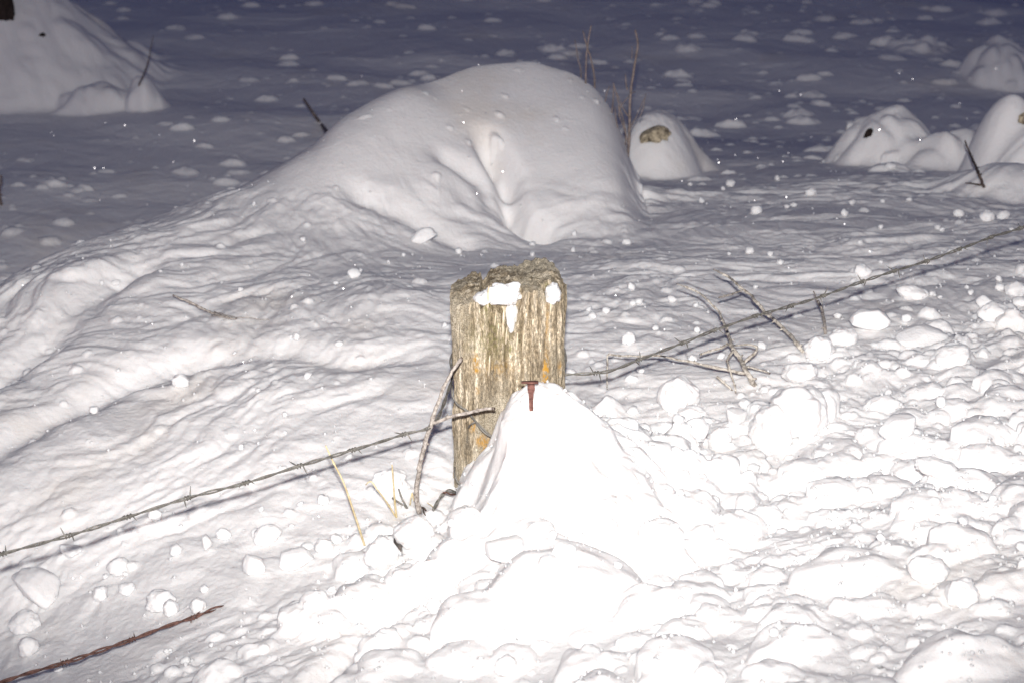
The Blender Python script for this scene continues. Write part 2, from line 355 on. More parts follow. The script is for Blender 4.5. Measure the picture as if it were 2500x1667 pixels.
M_KNOT = simple_mat('bud_scar', (.03, .022, .018), (.14, .10, .08), 200)
M_GALV = simple_mat('galvanised_wire', (.10, .095, .085), (.26, .25, .23), 130, .55, .35, .3, .0004, spec=.5)
M_RUST = simple_mat('rusty_wire', (.06, .03, .026), (.21, .115, .095), 160, .8, .1, .5, .0006)
M_SPIKE = simple_mat('rusty_iron', (.07, .03, .025), (.24, .115, .095), 150, .85, .1, .8, .0012)
M_STRAW = simple_mat('dry_straw', (.46, .36, .18), (.74, .64, .42), 90, .6, 0, .2, .0004)
M_ROCK = simple_mat('cut_wood_end', (.07, .055, .04), (.70, .60, .43), 2.6, .9, 0, 1, .006)
M_DARKBARK_HOLE = simple_mat('dark_bark_and_hole', (.008, .006, .005), (.05, .035, .03), 3, .95, 0, 1, .006)  # bark of the tree, also the painted shade of holes in the snow
M_LEAF = simple_mat('dead_leaf', (.06, .055, .05), (.20, .17, .16), 120, .8)
mc, t, b = mat('ice_crystal'); b.inputs['Base Color'].default_value = (.95, .95, .97, 1); b.inputs['Metallic'].default_value = 1; b.inputs['Roughness'].default_value = .3
M_ICE = mc

# ------------------------------------------------------------------ object helpers
def link(name, me, m, parent=None, smooth=True):
    o = bpy.data.objects.new(name, me); COL.objects.link(o)
    if m is not None and not me.materials: me.materials.append(m)
    if smooth: me.polygons.foreach_set('use_smooth', np.ones(len(me.polygons), dtype=bool))
    if parent is not None: o.parent = parent; o.matrix_parent_inverse = Matrix.Translation(-parent.location)
    return o
def tag(o, label, cat, group=None, kind=None):
    if label: o['label'] = label
    if cat: o['category'] = cat
    if group: o['group'] = group
    if kind: o['kind'] = kind
    return o
def thing(name, loc, label, cat, group=None):
    o = bpy.data.objects.new(name, None); COL.objects.link(o); o.location = loc; o.empty_display_size = .02
    return tag(o, label, cat, group)
def spline(pts, rad, step):
    """Catmull-Rom resampling of points and radii"""
    pts = [Vector(p) for p in pts]; out, ro = [], []
    P = [pts[0] * 2 - pts[1]] + pts + [pts[-1] * 2 - pts[-2]]
    for i in range(1, len(P) - 2):
        a, b_, c, d = P[i - 1:i + 3]; k_ = max(2, int((c - b_).length / step))
        for j in range(k_):
            s = j / k_
            out.append(.5 * ((2 * b_) + (c - a) * s + (2 * a - 5 * b_ + 4 * c - d) * s * s + (3 * b_ - a - 3 * c + d) * s ** 3))
            ro.append(rad[i - 1] * (1 - s) + rad[i] * s)
    out.append(pts[-1]); ro.append(rad[-1]); return out, ro
def tube_bm(bm, pts, rads, seg=10, rough=0.0, seed=0):
    nrm = None; rings = []
    for i, p in enumerate(pts):
        tg = (pts[min(i + 1, len(pts) - 1)] - pts[max(i - 1, 0)]).normalized()
        if nrm is None: nrm = tg.orthogonal().normalized()
        nrm = (nrm - tg * nrm.dot(tg)).normalized(); bn = tg.cross(nrm); ring = []
        for k_ in range(seg):
            a = 2 * math.pi * k_ / seg; d = nrm * math.cos(a) + bn * math.sin(a)
            rr = rads[i] * (1 + (rough * mnoise.noise(Vector((p + d * .004) * 160) + Vector((seed, 0, 0))) if rough else 0))
            ring.append(bm.verts.new(p + d * rr))
        rings.append(ring)
    for a, b_ in zip(rings, rings[1:]):
        for k_ in range(seg): bm.faces.new((a[k_], a[(k_ + 1) % seg], b_[(k_ + 1) % seg], b_[k_]))
    bm.faces.new(rings[0][::-1]); bm.faces.new(rings[-1])
def bm_obj(name, bm, m, parent=None):
    me = bpy.data.meshes.new(name); bm.normal_update(); bm.to_mesh(me); bm.free(); return link(name, me, m, parent)

def twig(name, base, paths, m, label, cat, group=None, knots=0.0, seed=0, rough=.25, partname='stem'):
    """paths: list of (points, radii); the first is the stem, the rest its side branches"""
    root = thing(name, base, label, cat, group); rr = random.Random(seed)
    for i, (pts, rad) in enumerate(paths):
        if isinstance(rad, tuple): rad = [rad[0] + (rad[1] - rad[0]) * j / (len(pts) - 1) for j in range(len(pts))]
        P, Q = spline(pts, [q * .70 for q in rad], .004); bm = bmesh.new()
        if knots:
            dist = 0; nxt = rr.uniform(.01, .03)
            L_ = [0]
            for a, b_ in zip(P, P[1:]): L_.append(L_[-1] + (b_ - a).length)
            Q2 = list(Q); pos = []
            while nxt < L_[-1]: pos.append(nxt); nxt += rr.uniform(.012, .034)
            for kx in pos:
                for j, l in enumerate(L_): Q2[j] += Q[j] * knots * math.exp(-((l - kx) / .0022) ** 2)
            P = [p_ + Vector((mnoise.noise(p_ * 40 + Vector((seed, 0, 0))), mnoise.noise(p_ * 40 + Vector((0, seed + 9, 0))), mnoise.noise(p_ * 40 + Vector((0, 0, seed + 5))))) * .0018 for p_ in P]
            tube_bm(bm, P, Q2, 10, rough, seed)
            # short bud stubs at some of the knots
            for kx in pos:
                if rr.random() < .45:
                    j = min(range(len(L_)), key=lambda q: abs(L_[q] - kx)); tg = (P[min(j + 1, len(P) - 1)] - P[max(j - 1, 0)]).normalized()
                    d = tg.orthogonal(); d.rotate(Matrix.Rotation(rr.uniform(0, 6.28), 3, tg)); d = (d + tg * .4).normalized()
                    tube_bm(bm, [P[j], P[j] + d * Q[j] * 1.5, P[j] + d * Q[j] * 2.4], [Q[j] * .7, Q[j] * .55, Q[j] * .3], 6)
        else: tube_bm(bm, P, Q, 8, rough, seed)
        bm_obj(partname if i == 0 else 'side_branch', bm, m, root)
        # dark broken tip
        if knots:
            bm = bmesh.new(); tg = (P[-1] - P[-3]).normalized(); tube_bm(bm, [P[-1] - tg * .003, P[-1] + tg * .0012], [Q[-1] * 1.12, Q[-1] * .9], 8, .3, seed)
            bm_obj('broken_tip', bm, M_KNOT, root)
    return root

# ------------------------------------------------------------------ snow ground
g = link('snow_ground', mesh_from_grid('snow_ground', Z), M_SNOW); tag(g, 'snow cover drifted over the verge and the field behind the fence', None, None, 'structure')

# ------------------------------------------------------------------ fence post
PW, PD = .0905, .075; PX, PY = at_d(1241, 800, 2.41).x, 2.41 + PD
PZ0, PZ1 = .12, .722
NA, NH, NC = 560, 620, 46
def top_h(x, y):                                       # ragged broken top (x,y relative to post centre)
    fr = sstep(-.02, -.07, y)                          # 1 at the front
    prof = np.interp(x, [-.09, -.075, -.055, -.046, -.043, -.038, -.03, -.01, .02, .045, .06, .078, .0905],
                        [-.030, -.024, -.016, -.016, -.034, -.028, -.012, -.006, -.003, .003, .006, -.004, -.022])
    return PZ1 - .012 + prof + .0038 * pn(x / .008, y / .03, 101) + .0022 * pn(x / .0035, y / .012, 102) + .006 * pn(x / .03, y / .05, 103) - .004 * fr - .022 * sstep(-.03, .07, y)
th = np.linspace(0, 2 * np.pi, NA, endpoint=False)
pwr = 5.0
cx_, cy_ = np.cos(th), np.sin(th); rr_ = (np.abs(cx_) ** pwr + np.abs(cy_) ** pwr) ** (-1 / pwr)
bx_, by_ = PW * cx_ * rr_, PD * cy_ * rr_
# even spacing along the outline
per = np.concatenate([[0], np.cumsum(np.hypot(np.diff(np.append(bx_, bx_[0])), np.diff(np.append(by_, by_[0]))))]); tt = np.linspace(0, per[-1], NA, endpoint=False)
bx_, by_ = np.interp(tt, per, np.append(bx_, bx_[0])), np.interp(tt, per, np.append(by_, by_[0]))
nx_, ny_ = bx_ / np.hypot(bx_, by_ * PW / PD), by_ * PW / PD / np.hypot(bx_, by_ * PW / PD)
s_ = np.linspace(0, 1, NH)[:, None]
top = top_h(bx_, by_)[None]
zz = PZ0 + (top - PZ0) * s_
bx2, by2 = np.repeat(bx_[None], NH, 0), np.repeat(by_[None], NH, 0)
pc = tt[None] + 0 * zz
disp = .0034 * pn(pc / .010, zz / .14, 110) + .0022 * pn(pc / .0045, zz / .06, 111) + .0012 * pn(pc / .002, zz / .02, 112) + .004 * pn(pc / .05, zz / .2, 113)
crack = np.exp(-(pn(pc / .030, zz / .45, 114) / .035) ** 2) * sstep(.0, .35, pn(pc / .05, zz / .15, 115) + .15); disp -= .006 * crack
front = (by2 < -PD * .8)
def fx(px): return (px - 1241) * .18 / 270
def fz(py): return at_d(1241, py, 2.41).z
def blob(px, py, wx_, wy_): return np.exp(-((bx2 - fx(px)) / (wx_ * .18 / 270)) ** 2 - ((zz - fz(py)) / (wy_ * .18 / 250)) ** 2)
# broken hollow near the top of the front face, narrowing to a V
hz = np.clip((fz(690) - zz) / (fz(690) - fz(835)), 0, 1.3)
hx0 = np.interp(hz, [0, .15, .35, .6, 1], [fx(1160), fx(1150), fx(1190), fx(1225), fx(1245)]); hx1 = np.interp(hz, [0, .15, .35, .6, 1], [fx(1262), fx(1280), fx(1275), fx(1268), fx(1252)])
wv = .004 * pn(bx2 / .006, zz / .02, 120)
hol = sstep(-.004, .003, bx2 - hx0 + wv) * sstep(-.004, .003, hx1 - bx2 + wv) * (hz < 1.02) * front
hol2 = sstep(-.004, .002, bx2 - fx(1330) + wv) * sstep(-.004, .002, fx(1366) - bx2 + wv) * sstep(fz(745), fz(725), zz) * front
disp -= (.030 * hol * (1 - .55 * hz) + .020 * hol2)
disp += front * .004 * blob(1180, 760, 10, 60) + front * .004 * blob(1310, 820, 12, 90) - front * .004 * blob(1245, 900, 14, 90)
vx, vy = bx2 + nx_[None] * disp, by2 + ny_[None] * disp
vx *= 1 - .012 * (1 - s_) ; rows_ = [np.stack([vx, vy, zz], 2)]
cap = []
for i in range(1, NC):
    f = 1 - i / NC; x_, y_ = vx[-1] * f, vy[-1] * f; cap.append(np.stack([x_, y_, top_h(x_, y_) - .004 * (1 - f)], 1))
V = np.concatenate([rows_[0].reshape(-1, 3)] + cap + [np.array([[0, 0, float(top_h(np.array(0.), np.array(0.)))]])])
V += np.array([PX, PY, 0])
faces = []
nr = NH + NC - 1
ii = (np.arange(nr - 1)[:, None] * NA + np.arange(NA)[None]); jj = (np.arange(nr - 1)[:, None] * NA + (np.arange(NA)[None] + 1) % NA)
faces = np.stack([ii, jj, jj + NA, ii + NA], 2).reshape(-1, 4).tolist()
lastr = (nr - 1) * NA; cidx = len(V) - 1
faces += [[lastr + k_, lastr + (k_ + 1) % NA, cidx] for k_ in range(NA)]
me = bpy.data.meshes.new('post_wood'); me.from_pydata(V.tolist(), [], faces); me.update()
og = np.zeros(len(V), dtype=np.float32); gr = np.zeros(len(V), dtype=np.float32)
bo = 1.1 * blob(1161, 880, 7, 18) + .9 * blob(1162, 906, 6, 6) + 1.2 * blob(1334, 925, 6, 45) + .8 * blob(1331, 900, 4, 22) + .6 * blob(1366, 905, 4, 14) + .7 * blob(1164, 955, 4, 12) \
    + .9 * blob(1152, 1045, 6, 12) + .8 * blob(1172, 1075, 12, 14) + .8 * blob(1185, 1090, 10, 22) + .8 * blob(1168, 1148, 6, 10) + .6 * blob(1192, 670, 5, 6) + .5 * blob(1333, 800, 4, 50) + .35 * blob(1215, 900, 40, 20)
bgn = 1.0 * blob(1335, 685, 12, 14) + .8 * blob(1360, 700, 12, 18) + .6 * blob(1245, 855, 6, 12) + .5 * blob(1190, 745, 10, 20) + .35 * blob(1200, 830, 60, 60)
og[:NA * NH] = (bo * front).ravel(); gr[:NA * NH] = (bgn * front).ravel()
for nm, arr in (('orange', og), ('green', gr)):
    a_ = me.attributes.new(nm, 'FLOAT', 'POINT'); a_.data.foreach_set('value', arr)
post = thing('fence_post', (PX, PY, PZ0), 'thick weathered wooden fence post with orange lichen and a ragged split top', 'fence post')
link('post_wood', me, M_WOOD, post)
# pale torn splinters along the hollow
for i, (px, p0, p1, w_) in enumerate([(1193,700,760,3.2),(1210,760,800,2.4),(1229,755,830,3.4),(1236,800,845,2.0),(1262,810,862,3.2),(1277,800,865,2.4),(1342,720,775,3.0),(1195,860,925,2.6),(1300,770,800,2.2),(1150,740,770,2)]):
    x_ = PX + fx(px); bm = bmesh.new(); zt, zb = fz(p0), fz(p1); yy_ = 2.409
    pts = [Vector((x_ + .0015, yy_ + .004, zt)), Vector((x_, yy_ - .001, zt * .6 + zb * .4)), Vector((x_ - .0008, yy_ + .001, zb * .85 + zt * .15)), Vector((x_ - .001, yy_ + .007, zb))]
    P, Q = spline(pts, [w_ * .0003, w_ * .0006, w_ * .00055, .0004], .004); tube_bm(bm, P, Q, 7, .5, i); bm_obj('splinter', bm, simple_mat('torn_wood', (.42, .34, .22), (.74, .66, .52), 200, sz=.2) if i == 0 else bpy.data.materials['torn_wood'], post)

def blob_mesh(name, sc, seed, sub=5, amp=.22, fr=1.6, flat=0.0, angular=False, bumpy=.05):
    bm = bmesh.new(); bmesh.ops.create_icosphere(bm, subdivisions=sub, radius=1); off = Vector((seed * 3.1, seed * 1.7, seed * .9)); rr = random.Random(seed)
    cuts = []
    if angular:
        for _ in range(9):
            d = Vector((rr.gauss(0, 1), rr.gauss(0, 1), rr.gauss(0, 1))).normalized(); cuts.append((d, rr.uniform(.52, .82)))
    for v in bm.verts:
        p_ = v.co.copy(); r_ = 1 + amp * mnoise.noise(p_ * fr + off) + amp * .35 * abs(mnoise.noise(p_ * fr * 1.6 + off)) * 2 + bumpy * .35 * mnoise.noise(p_ * fr * 5 + off)
        for d, c in cuts:
            q = p_.dot(d)
            if q > .05:
                lim = c / q
                if r_ > lim: r_ = lim + (r_ - lim) * .22
        v.co = Vector((p_.x * sc[0], p_.y * sc[1], p_.z * sc[2])) * r_
    me_ = bpy.data.meshes.new(name); bm.to_mesh(me_); bm.free(); return me_

def rest_blob(name, px, py, wpx, hpx, seed, label=None, group=None, angular=False, m=M_CLOD, sub=4, flat=.8, sink=.25, cat='snow clod', me_=None, rotz=None, amp=.22):
    """a clod whose seen outline is centred on (px,py) and about wpx x hpx photo pixels, resting on the snow"""
    p_ = hit(px, py + hpx * .35); d = p_.y * cp + (CAMZ - p_.z) * sp; mpp = d / (2500 * F)
    rx = wpx * mpp / 2; rz = hpx * mpp / 2 * 1.0
    if me_ is None: me_ = blob_mesh(name, (1, 1, 1), seed, sub, amp, 1.5 if not angular else 1.2, 0, angular)
    o = link(name, me_, m); o.scale = (rx * .92, (rx + rz) / 2 * .9, rz * .92)
    o.location = (p_.x, p_.y + rx * .25, p_.z + rz * (1 - sink) * .8)
    o.rotation_euler = (random.uniform(-.2, .2), random.uniform(-.25, .25), rotz if rotz is not None else random.uniform(-.5, .5))
    return tag(o, label, cat, group)

# snow lying in the hollow of the post
def post_snow(px, py, w_, h_, dep, seed, label):
    me_ = blob_mesh('snow_patch', (1, 1, 1), seed, 5, .36, 1.7, 0, False, .22); o = link('snow_patch', me_, M_CLOD)
    p_ = at_d(px, py, 2.41); o.location = (p_.x, 2.41 + dep, p_.z); o.scale = (w_ * .18 / 270 / 2, .017, h_ * .18 / 250 / 2); return tag(o, label, 'snow patch')
post_snow(1226, 727, 84, 46, .012, 5, 'white snow patch lying in the broad hollow near the post top')
post_snow(1249, 785, 24, 66, .018, 8, 'narrow tongue of grey snow down the V of the post hollow')
post_snow(1350, 725, 34, 40, .012, 12, 'small snow patch in the right notch of the post top')
post_snow(1178, 735, 38, 22, .010, 15, 'thin icy snow smear at the left of the post hollow')

# rusty spike driven into the post, showing through the snow
sk = thing('railroad_spike', at_d(1296, 960, 2.27), 'rusty flat-headed spike showing through the snow against the post', 'spike')
def iron(name, pts, w_, th_, m=M_SPIKE):
    bm = bmesh.new()
    prev = None
    for i, (p_, hw) in enumerate(zip(pts, w_)):
        ring = [bm.verts.new(p_ + Vector((sx * hw, sy * th_, 0)) + Vector((mnoise.noise(p_ * 300 + Vector((sx, sy, 0))), 0, 0)) * .0007) for sx, sy in ((-1, -1), (1, -1), (1, 1), (-1, 1))]
        if prev: [bm.faces.new((prev[k_], prev[(k_ + 1) % 4], ring[(k_ + 1) % 4], ring[k_])) for k_ in range(4)]
        else: bm.faces.new(ring[::-1])
        prev = ring
    bm.faces.new(prev); o = bm_obj(name, bm, m, sk); o.data.polygons.foreach_set('use_smooth', np.zeros(len(o.data.polygons), dtype=bool)); return o
SD = hit(1297, 990).y - .010
def spike_pt(px, py): return at_d(px, py, SD + (990 - py) * .0003)
sh = [spike_pt(1297, y_) for y_ in (937, 946, 958, 970, 982, 993, 1000)]
iron('shank', sh, [.0055, .0058, .0036, .0034, .0034, .0032, .0026], .0035)
h0 = spike_pt(1291, 934); bm = bmesh.new()
prof_ = [(-.0135, .0004), (-.006, .0014), (.004, .0018), (.0115, .0020), (.0128, .0010)]
prev = None
for x_, tz in prof_:
    ring = [bm.verts.new(h0 + Vector((x_ + .002, sy * .0035, sz * tz * .6 + .001))) for sy, sz in ((-1, -1), (1, -1), (1, 1), (-1, 1))]
    if prev: [bm.faces.new((prev[k_], prev[(k_ + 1) % 4], ring[(k_ + 1) % 4], ring[k_])) for k_ in range(4)]
    else: bm.faces.new(ring[::-1])
    prev = ring
bm.faces.new(prev); bm_obj('head', bm, M_SPIKE, sk)

# ------------------------------------------------------------------ barbed wire
def barb(bmx, c, tg, seed):
    rr = random.Random(seed); n1 = tg.orthogonal().normalized(); n1.rotate(Matrix.Rotation(rr.uniform(0, 6.28), 3, tg)); n2 = tg.cross(n1)
    pts = []
    for i in range(26):
        a = 2 * math.pi * i / 11; pts.append(c + tg * (i - 12.5) * .00042 + (n1 * math.cos(a) + n2 * math.sin(a)) * .0032)
    L_ = rr.uniform(.012, .016)
    d0 = (pts[0] - pts[1]).normalized(); d1 = (pts[-1] - pts[-2]).normalized()
    pts = [pts[0] + d0 * L_, pts[0] + d0 * L_ * .5] + pts + [pts[-1] + d1 * L_ * .5, pts[-1] + d1 * L_]
    tube_bm(bmx, pts, [.0003, .0010] + [.0011] * 26 + [.0010, .0003], 6)
def barbed(root, pts, m, barb_at, seed=0, tw=.085, rs=.00135):
    P, _ = spline(pts, [1] * len(pts), .003); cum = [0]
    for a, b_ in zip(P, P[1:]): cum.append(cum[-1] + (b_ - a).length)
    for ph in (0, math.pi):
        bm = bmesh.new(); Q = []
        for i, p_ in enumerate(P):
            tg = (P[min(i + 1, len(P) - 1)] - P[max(i - 1, 0)]).normalized(); up = (Vector((0, 0, 1)) - tg * tg.z).normalized(); sd = tg.cross(up)
            a = 2 * math.pi * cum[i] / tw + ph + .5 * math.sin(cum[i] * 9); Q.append(p_ + (up * math.cos(a) + sd * math.sin(a)) * rs * (1.15 + .25 * math.sin(cum[i] * 31)))
        tube_bm(bm, Q, [rs] * len(Q), 8, .06, seed); bm_obj('strand', bm, m, root)
    for k_, px in enumerate(barb_at):
        def sx(p_): d = p_.y * cp + (CAMZ - p_.z) * sp; return 1250 + p_.x / d * 2500 * F
        j = min(range(len(P)), key=lambda q: abs(sx(P[q]) - px)); tg = (P[min(j + 2, len(P) - 1)] - P[max(j - 2, 0)]).normalized()
        bm = bmesh.new(); barb(bm, P[j], tg, seed * 50 + k_); bm_obj('barb', bm, m, root)
FA, FB = Vector((-.717, 1.97)), Vector((.878, 2.97))
def on_fence(px, py, off=0.0):
    """point of the vertical fence plane seen at a pixel"""
    r = ray(px, py); d = FB - FA; a = Vector((-d.y, d.x)).normalized(); t_ = (a.dot(FA) + off) / (a.x * r[0] + a.y * r[1])
    return Vector((r[0] * t_, r[1] * t_, CAMZ + r[2] * t_))
wl = [(-260,1430),(0,1353),(167,1307),(313,1261),(458,1215),(601,1178),(730,1137),(862,1098),(985,1060),(1060,1033),(1108,1010)]
wr = [(1378,937),(1480,907),(1560,878),(1660,840),(1745,807),(1845,772),(1930,748),(2010,723),(2100,690),(2185,662),(2262,638),(2340,610),(2420,580),(2500,555),(2700,486)]
wire = thing('barbed_wire', on_fence(1108, 1010), 'grey upper barbed wire stretched past the post across the snow', 'barbed wire')
bl = [4,167,313,458,601,730,862,985]; br = [1455,1560,1668,1745,1845,1932,2010,2105,2185,2262,2342,2420,2492]
# one run left of the post, bent round its back, one run to the right
bk = [Vector((PX - PW - .004, PY - .02, on_fence(1100,1012).z)), Vector((PX - PW + .01, PY + PD + .006, .525)), Vector((PX + PW - .01, PY + PD + .006, .53)), Vector((PX + PW + .004, PY + .02, on_fence(1385,934).z))]
left_pts = [on_fence(*q) for q in wl[:-1]]
barbed(wire, left_pts + [bk[0]], M_GALV, bl, 1)
barbed(wire, [bk[0], bk[1], bk[2], bk[3]], M_GALV, [], 3)
barbed(wire, [bk[3]] + [on_fence(*q) for q in wr[1:]], M_GALV, br, 2)
rw = thing('barbed_wire', on_fence(530, 1482), 'rusty brown lower barbed wire coming out of the snow at the bottom left', 'barbed wire')
low = [(-200,1725),(0,1665),(60,1645),(163,1615),(230,1592),(322,1560),(400,1530),(475,1505),(530,1484),(600,1470)]
barbed(rw, [on_fence(*q) for q in low], M_RUST, [160, 322, 475], 5, .07, .0016)
def surf(px, py, D): return at_d(px, py, D)
def wire_thing(label, runs, m, r=.0014, name='tie_wire'):
    root = thing(name, runs[0][0], label, 'wire')
    for i, pts in enumerate(runs):
        P, Q = spline(pts, [r] * len(pts), .004); bm = bmesh.new(); tube_bm(bm, P, Q, 8, .1, i); bm_obj('strand', bm, m, root)
    return root
yf = 2.398
wire_thing('grey tie wire slanting down the post front behind the twig fork', [
    [surf(1104,940,2.42), surf(1103,960,2.40), surf(1110,978,yf), surf(1130,995,yf-.003), surf(1150,1015,yf-.004), surf(1172,1038,yf-.006), surf(1195,1060,yf-.012), surf(1224,1077,yf-.03)],
    [surf(1103,942,2.41), surf(1106,968,2.395), surf(1120,990,yf-.004), surf(1143,1003,yf-.003), surf(1160,1028,yf-.003), surf(1180,1053,yf-.008), surf(1200,1066,yf-.016), surf(1226,1074,yf-.034)],
    [surf(1144,1042,yf-.003), surf(1150,1035,yf-.005), surf(1160,1029,yf-.006)]], M_GALV)
wire_thing('grey tie wire wrapped low round the foot of the post', [
    [surf(1110,1140,2.42), surf(1112,1165,yf), surf(1128,1185,yf-.003), surf(1145,1197,yf-.005), surf(1162,1208,yf-.01)],
    [surf(1109,1150,2.42), surf(1114,1172,yf-.002), surf(1131,1190,yf-.005), surf(1148,1202,yf-.008), surf(1160,1214,yf-.01)],
    [surf(1112,1200,2.40), surf(1095,1194,2.385), surf(1080,1210,2.375), surf(1066,1224,2.365), surf(1056,1244,2.35)],
    [surf(1112,1203,2.395), surf(1098,1200,2.38), surf(1077,1206,2.37), surf(1068,1230,2.36), surf(1058,1246,2.345)]], M_GALV)
wire_thing('short rusty wire end bent left of the post foot', [[surf(1112,1206,2.40), surf(1100,1206,2.375), surf(1090,1201,2.365), surf(1082,1202,2.36)]], M_RUST, .0014, 'wire_end')
wire_thing('pair of grey wire ends poking up through snow left of the twig', [
    [hit(995,1240), hit(990,1232,.01), hit(981,1215,.03), hit(973,1192,.05)], [hit(994,1240), hit(980,1230,.01), hit(968,1222,.02), hit(957,1214,.03)]], M_GALV, .0016, 'wire_end')

# ------------------------------------------------------------------ twigs
tb = 2.335
def T(px, py, D): return at_d(px, py, D)
twig('forked_twig', T(1020,1245,tb-.02), [
    ([T(1022,1250,tb), T(1018,1225,tb), T(1018,1190,tb), T(1022,1150,tb), T(1030,1110,tb), T(1042,1070,tb-.003), T(1053,1035,tb), T(1062,1000,tb+.002), T(1075,965,tb+.006), T(1090,930,tb+.012), T(1105,905,tb+.016), T(1116,892,tb+.018), T(1127,874,tb+.02)], [.0066,.006,.0055,.0052,.005,.005,.0048,.0045,.0042,.004,.0037,.0036,.0034]),
    ([T(1055,1032,tb), T(1080,1024,tb), T(1105,1014,tb+.002), T(1135,1008,tb+.002), T(1160,1003,tb), T(1185,998,tb-.003), T(1207,997,tb-.01)], (.0042, .0032))],
    M_BARK, 'forked grey twig leaning on the left side of the post', 'twig', None, .28, 3)
twig('small_twig', T(1130,1215,2.36), [([T(1132,1213,2.352), T(1138,1198,2.36), T(1150,1180,2.36), T(1165,1165,2.355), T(1178,1152,2.35), T(1186,1135,2.345)], [.003,.0028,.0026,.0028,.0024,.0016]),
    ([T(1178,1152,2.35), T(1184,1148,2.345), T(1186,1136,2.34)], (.0018, .0010))], M_BARK, 'small pale twig crossing the foot of the post', 'twig', None, .2, 4)
twig('small_twig', hit(1040,1250), [([hit(1022,1236), hit(1032,1238,.012), hit(1038,1243,.012), hit(1043,1250,.006)], (.003, .002)), ([hit(1032,1238,.012), hit(1036,1252,.01), hit(1040,1258,.0)], (.002, .0012))], M_DARKTWIG, 'short dark twig stub at the base of the forked twig', 'twig', None, .3, 5)

def z4(u, v): return (1450 + u / 3.92, 640 + v / 3.92)
def Zp(u, v, k_): return hit(*z4(u, v), k_)
twig('dead_shrub', Zp(1540,1190,0), [
    ([Zp(1545,1195,-.01), Zp(1500,1110,.03), Zp(1455,1040,.06), Zp(1400,925,.10), Zp(1330,830,.13), Zp(1300,740,.15), Zp(1270,650,.17), Zp(1215,520,.21), Zp(1190,460,.23), Zp(1090,370,.27), Zp(1010,300,.30), Zp(930,258,.32), Zp(880,242,.33), Zp(790,212,.35)],
     [.0080,.0070,.0062,.0054,.0054,.0042,.0036,.0032,.0030,.0028,.0026,.0027,.0026,.0014]),
    ([Zp(1450,1060,.05), Zp(1390,1048,.06), Zp(1290,1030,.08), Zp(1170,1008,.09), Zp(1040,985,.11), Zp(920,950,.13), Zp(800,932,.14), Zp(690,898,.15), Zp(560,893,.16), Zp(430,900,.16), Zp(260,895,.16), Zp(140,888,.15), Zp(132,960,.12), Zp(130,1050,.09), Zp(125,1205,.03)],
     [.0045,.0044,.004,.0042,.0034,.003,.0028,.0026,.0026,.0022,.0024,.0026,.0020,.0021,.0012]),
    ([Zp(1310,775,.14), Zp(1265,790,.15), Zp(1200,822,.15), Zp(1100,852,.15), Zp(1015,882,.15)], (.0032, .0026)),
    ([Zp(1435,960,.08), Zp(1490,912,.11), Zp(1545,862,.13), Zp(1556,812,.15), Zp(1520,800,.16), Zp(1455,790,.16), Zp(1350,795,.14)], (.0042, .0018)),
    ([Zp(1335,845,.13), Zp(1275,925,.12), Zp(1285,990,.10), Zp(1310,1050,.07), Zp(1335,1130,.04), Zp(1358,1250,.0)], (.0036, .0020)),
    ([Zp(1470,1005,.07), Zp(1525,1012,.07), Zp(1600,1035,.05), Zp(1682,1058,.03)], (.0030, .0020)),
    ([Zp(1178,1092,.05), Zp(1250,1155,.03), Zp(1325,1225,.0)], (.0038, .0022))],
    M_SHRUB, 'pale knobbly dead shrub branching out of snow right of the post, under the wire', 'shrub', None, .38, 6)
twig('bare_branch', Zp(2010,870,0), [
    ([Zp(2015,880,-.01), Zp(1940,780,.04), Zp(1850,670,.08), Zp(1750,580,.12), Zp(1640,482,.17), Zp(1540,370,.22), Zp(1500,312,.24), Zp(1420,262,.27), Zp(1350,195,.30), Zp(1290,145,.32), Zp(1230,110,.34), Zp(1143,72,.36)],
     [.0056,.0052,.0048,.0044,.0044,.0042,.0036,.0038,.0034,.0032,.0028,.0018]),
    ([Zp(1425,272,.27), Zp(1370,290,.28), Zp(1290,315,.29), Zp(1200,342,.29)], (.0028, .0026))],
    M_SHRUB, 'long bare branch leaning up to the left across the upper wire', 'branch', None, .30, 7)
twig('bare_branch', Zp(2215,700,0), [
    ([Zp(2216,705,-.01), Zp(2212,640,.03), Zp(2203,560,.06), Zp(2185,480,.09), Zp(2165,420,.11), Zp(2145,378,.13)], (.0046, .0038)),
    ([Zp(2150,390,.12), Zp(2125,345,.14), Zp(2112,310,.15), Zp(2100,285,.16)], (.0022, .0016))], M_BARK, 'short grey stub branch standing under the wire, right of the long branch', 'branch', None, .3, 8)
def z5(u, v): return (u / 2.7506, 550 + v / 2.7506)
def Zq(u, v, k_): return hit(*z5(u, v), k_)
twig('fallen_twig', Zq(1560,628,0), [
    ([Zq(2000,628,-.004), Zq(1790,634,.004), Zq(1620,622,.010), Zq(1560,628,.016), Zq(1430,588,.03), Zq(1330,548,.045), Zq(1265,512,.055), Zq(1200,488,.07), Zq(1165,470,.08)], [.0006,.0009,.0013,.0026,.0034,.0036,.0036,.0028,.0022]),
    ([Zq(1550,632,.01), Zq(1480,612,.012), Zq(1420,604,.02)], (.0018, .0012)), ([Zq(1620,622,.008), Zq(1580,622,.010), Zq(1440,580,.02)], (.0012, .0012))],
    M_BARK, 'thin dark-shadowed twig lying alone on the left snow slope', 'twig', None, .3, 9)
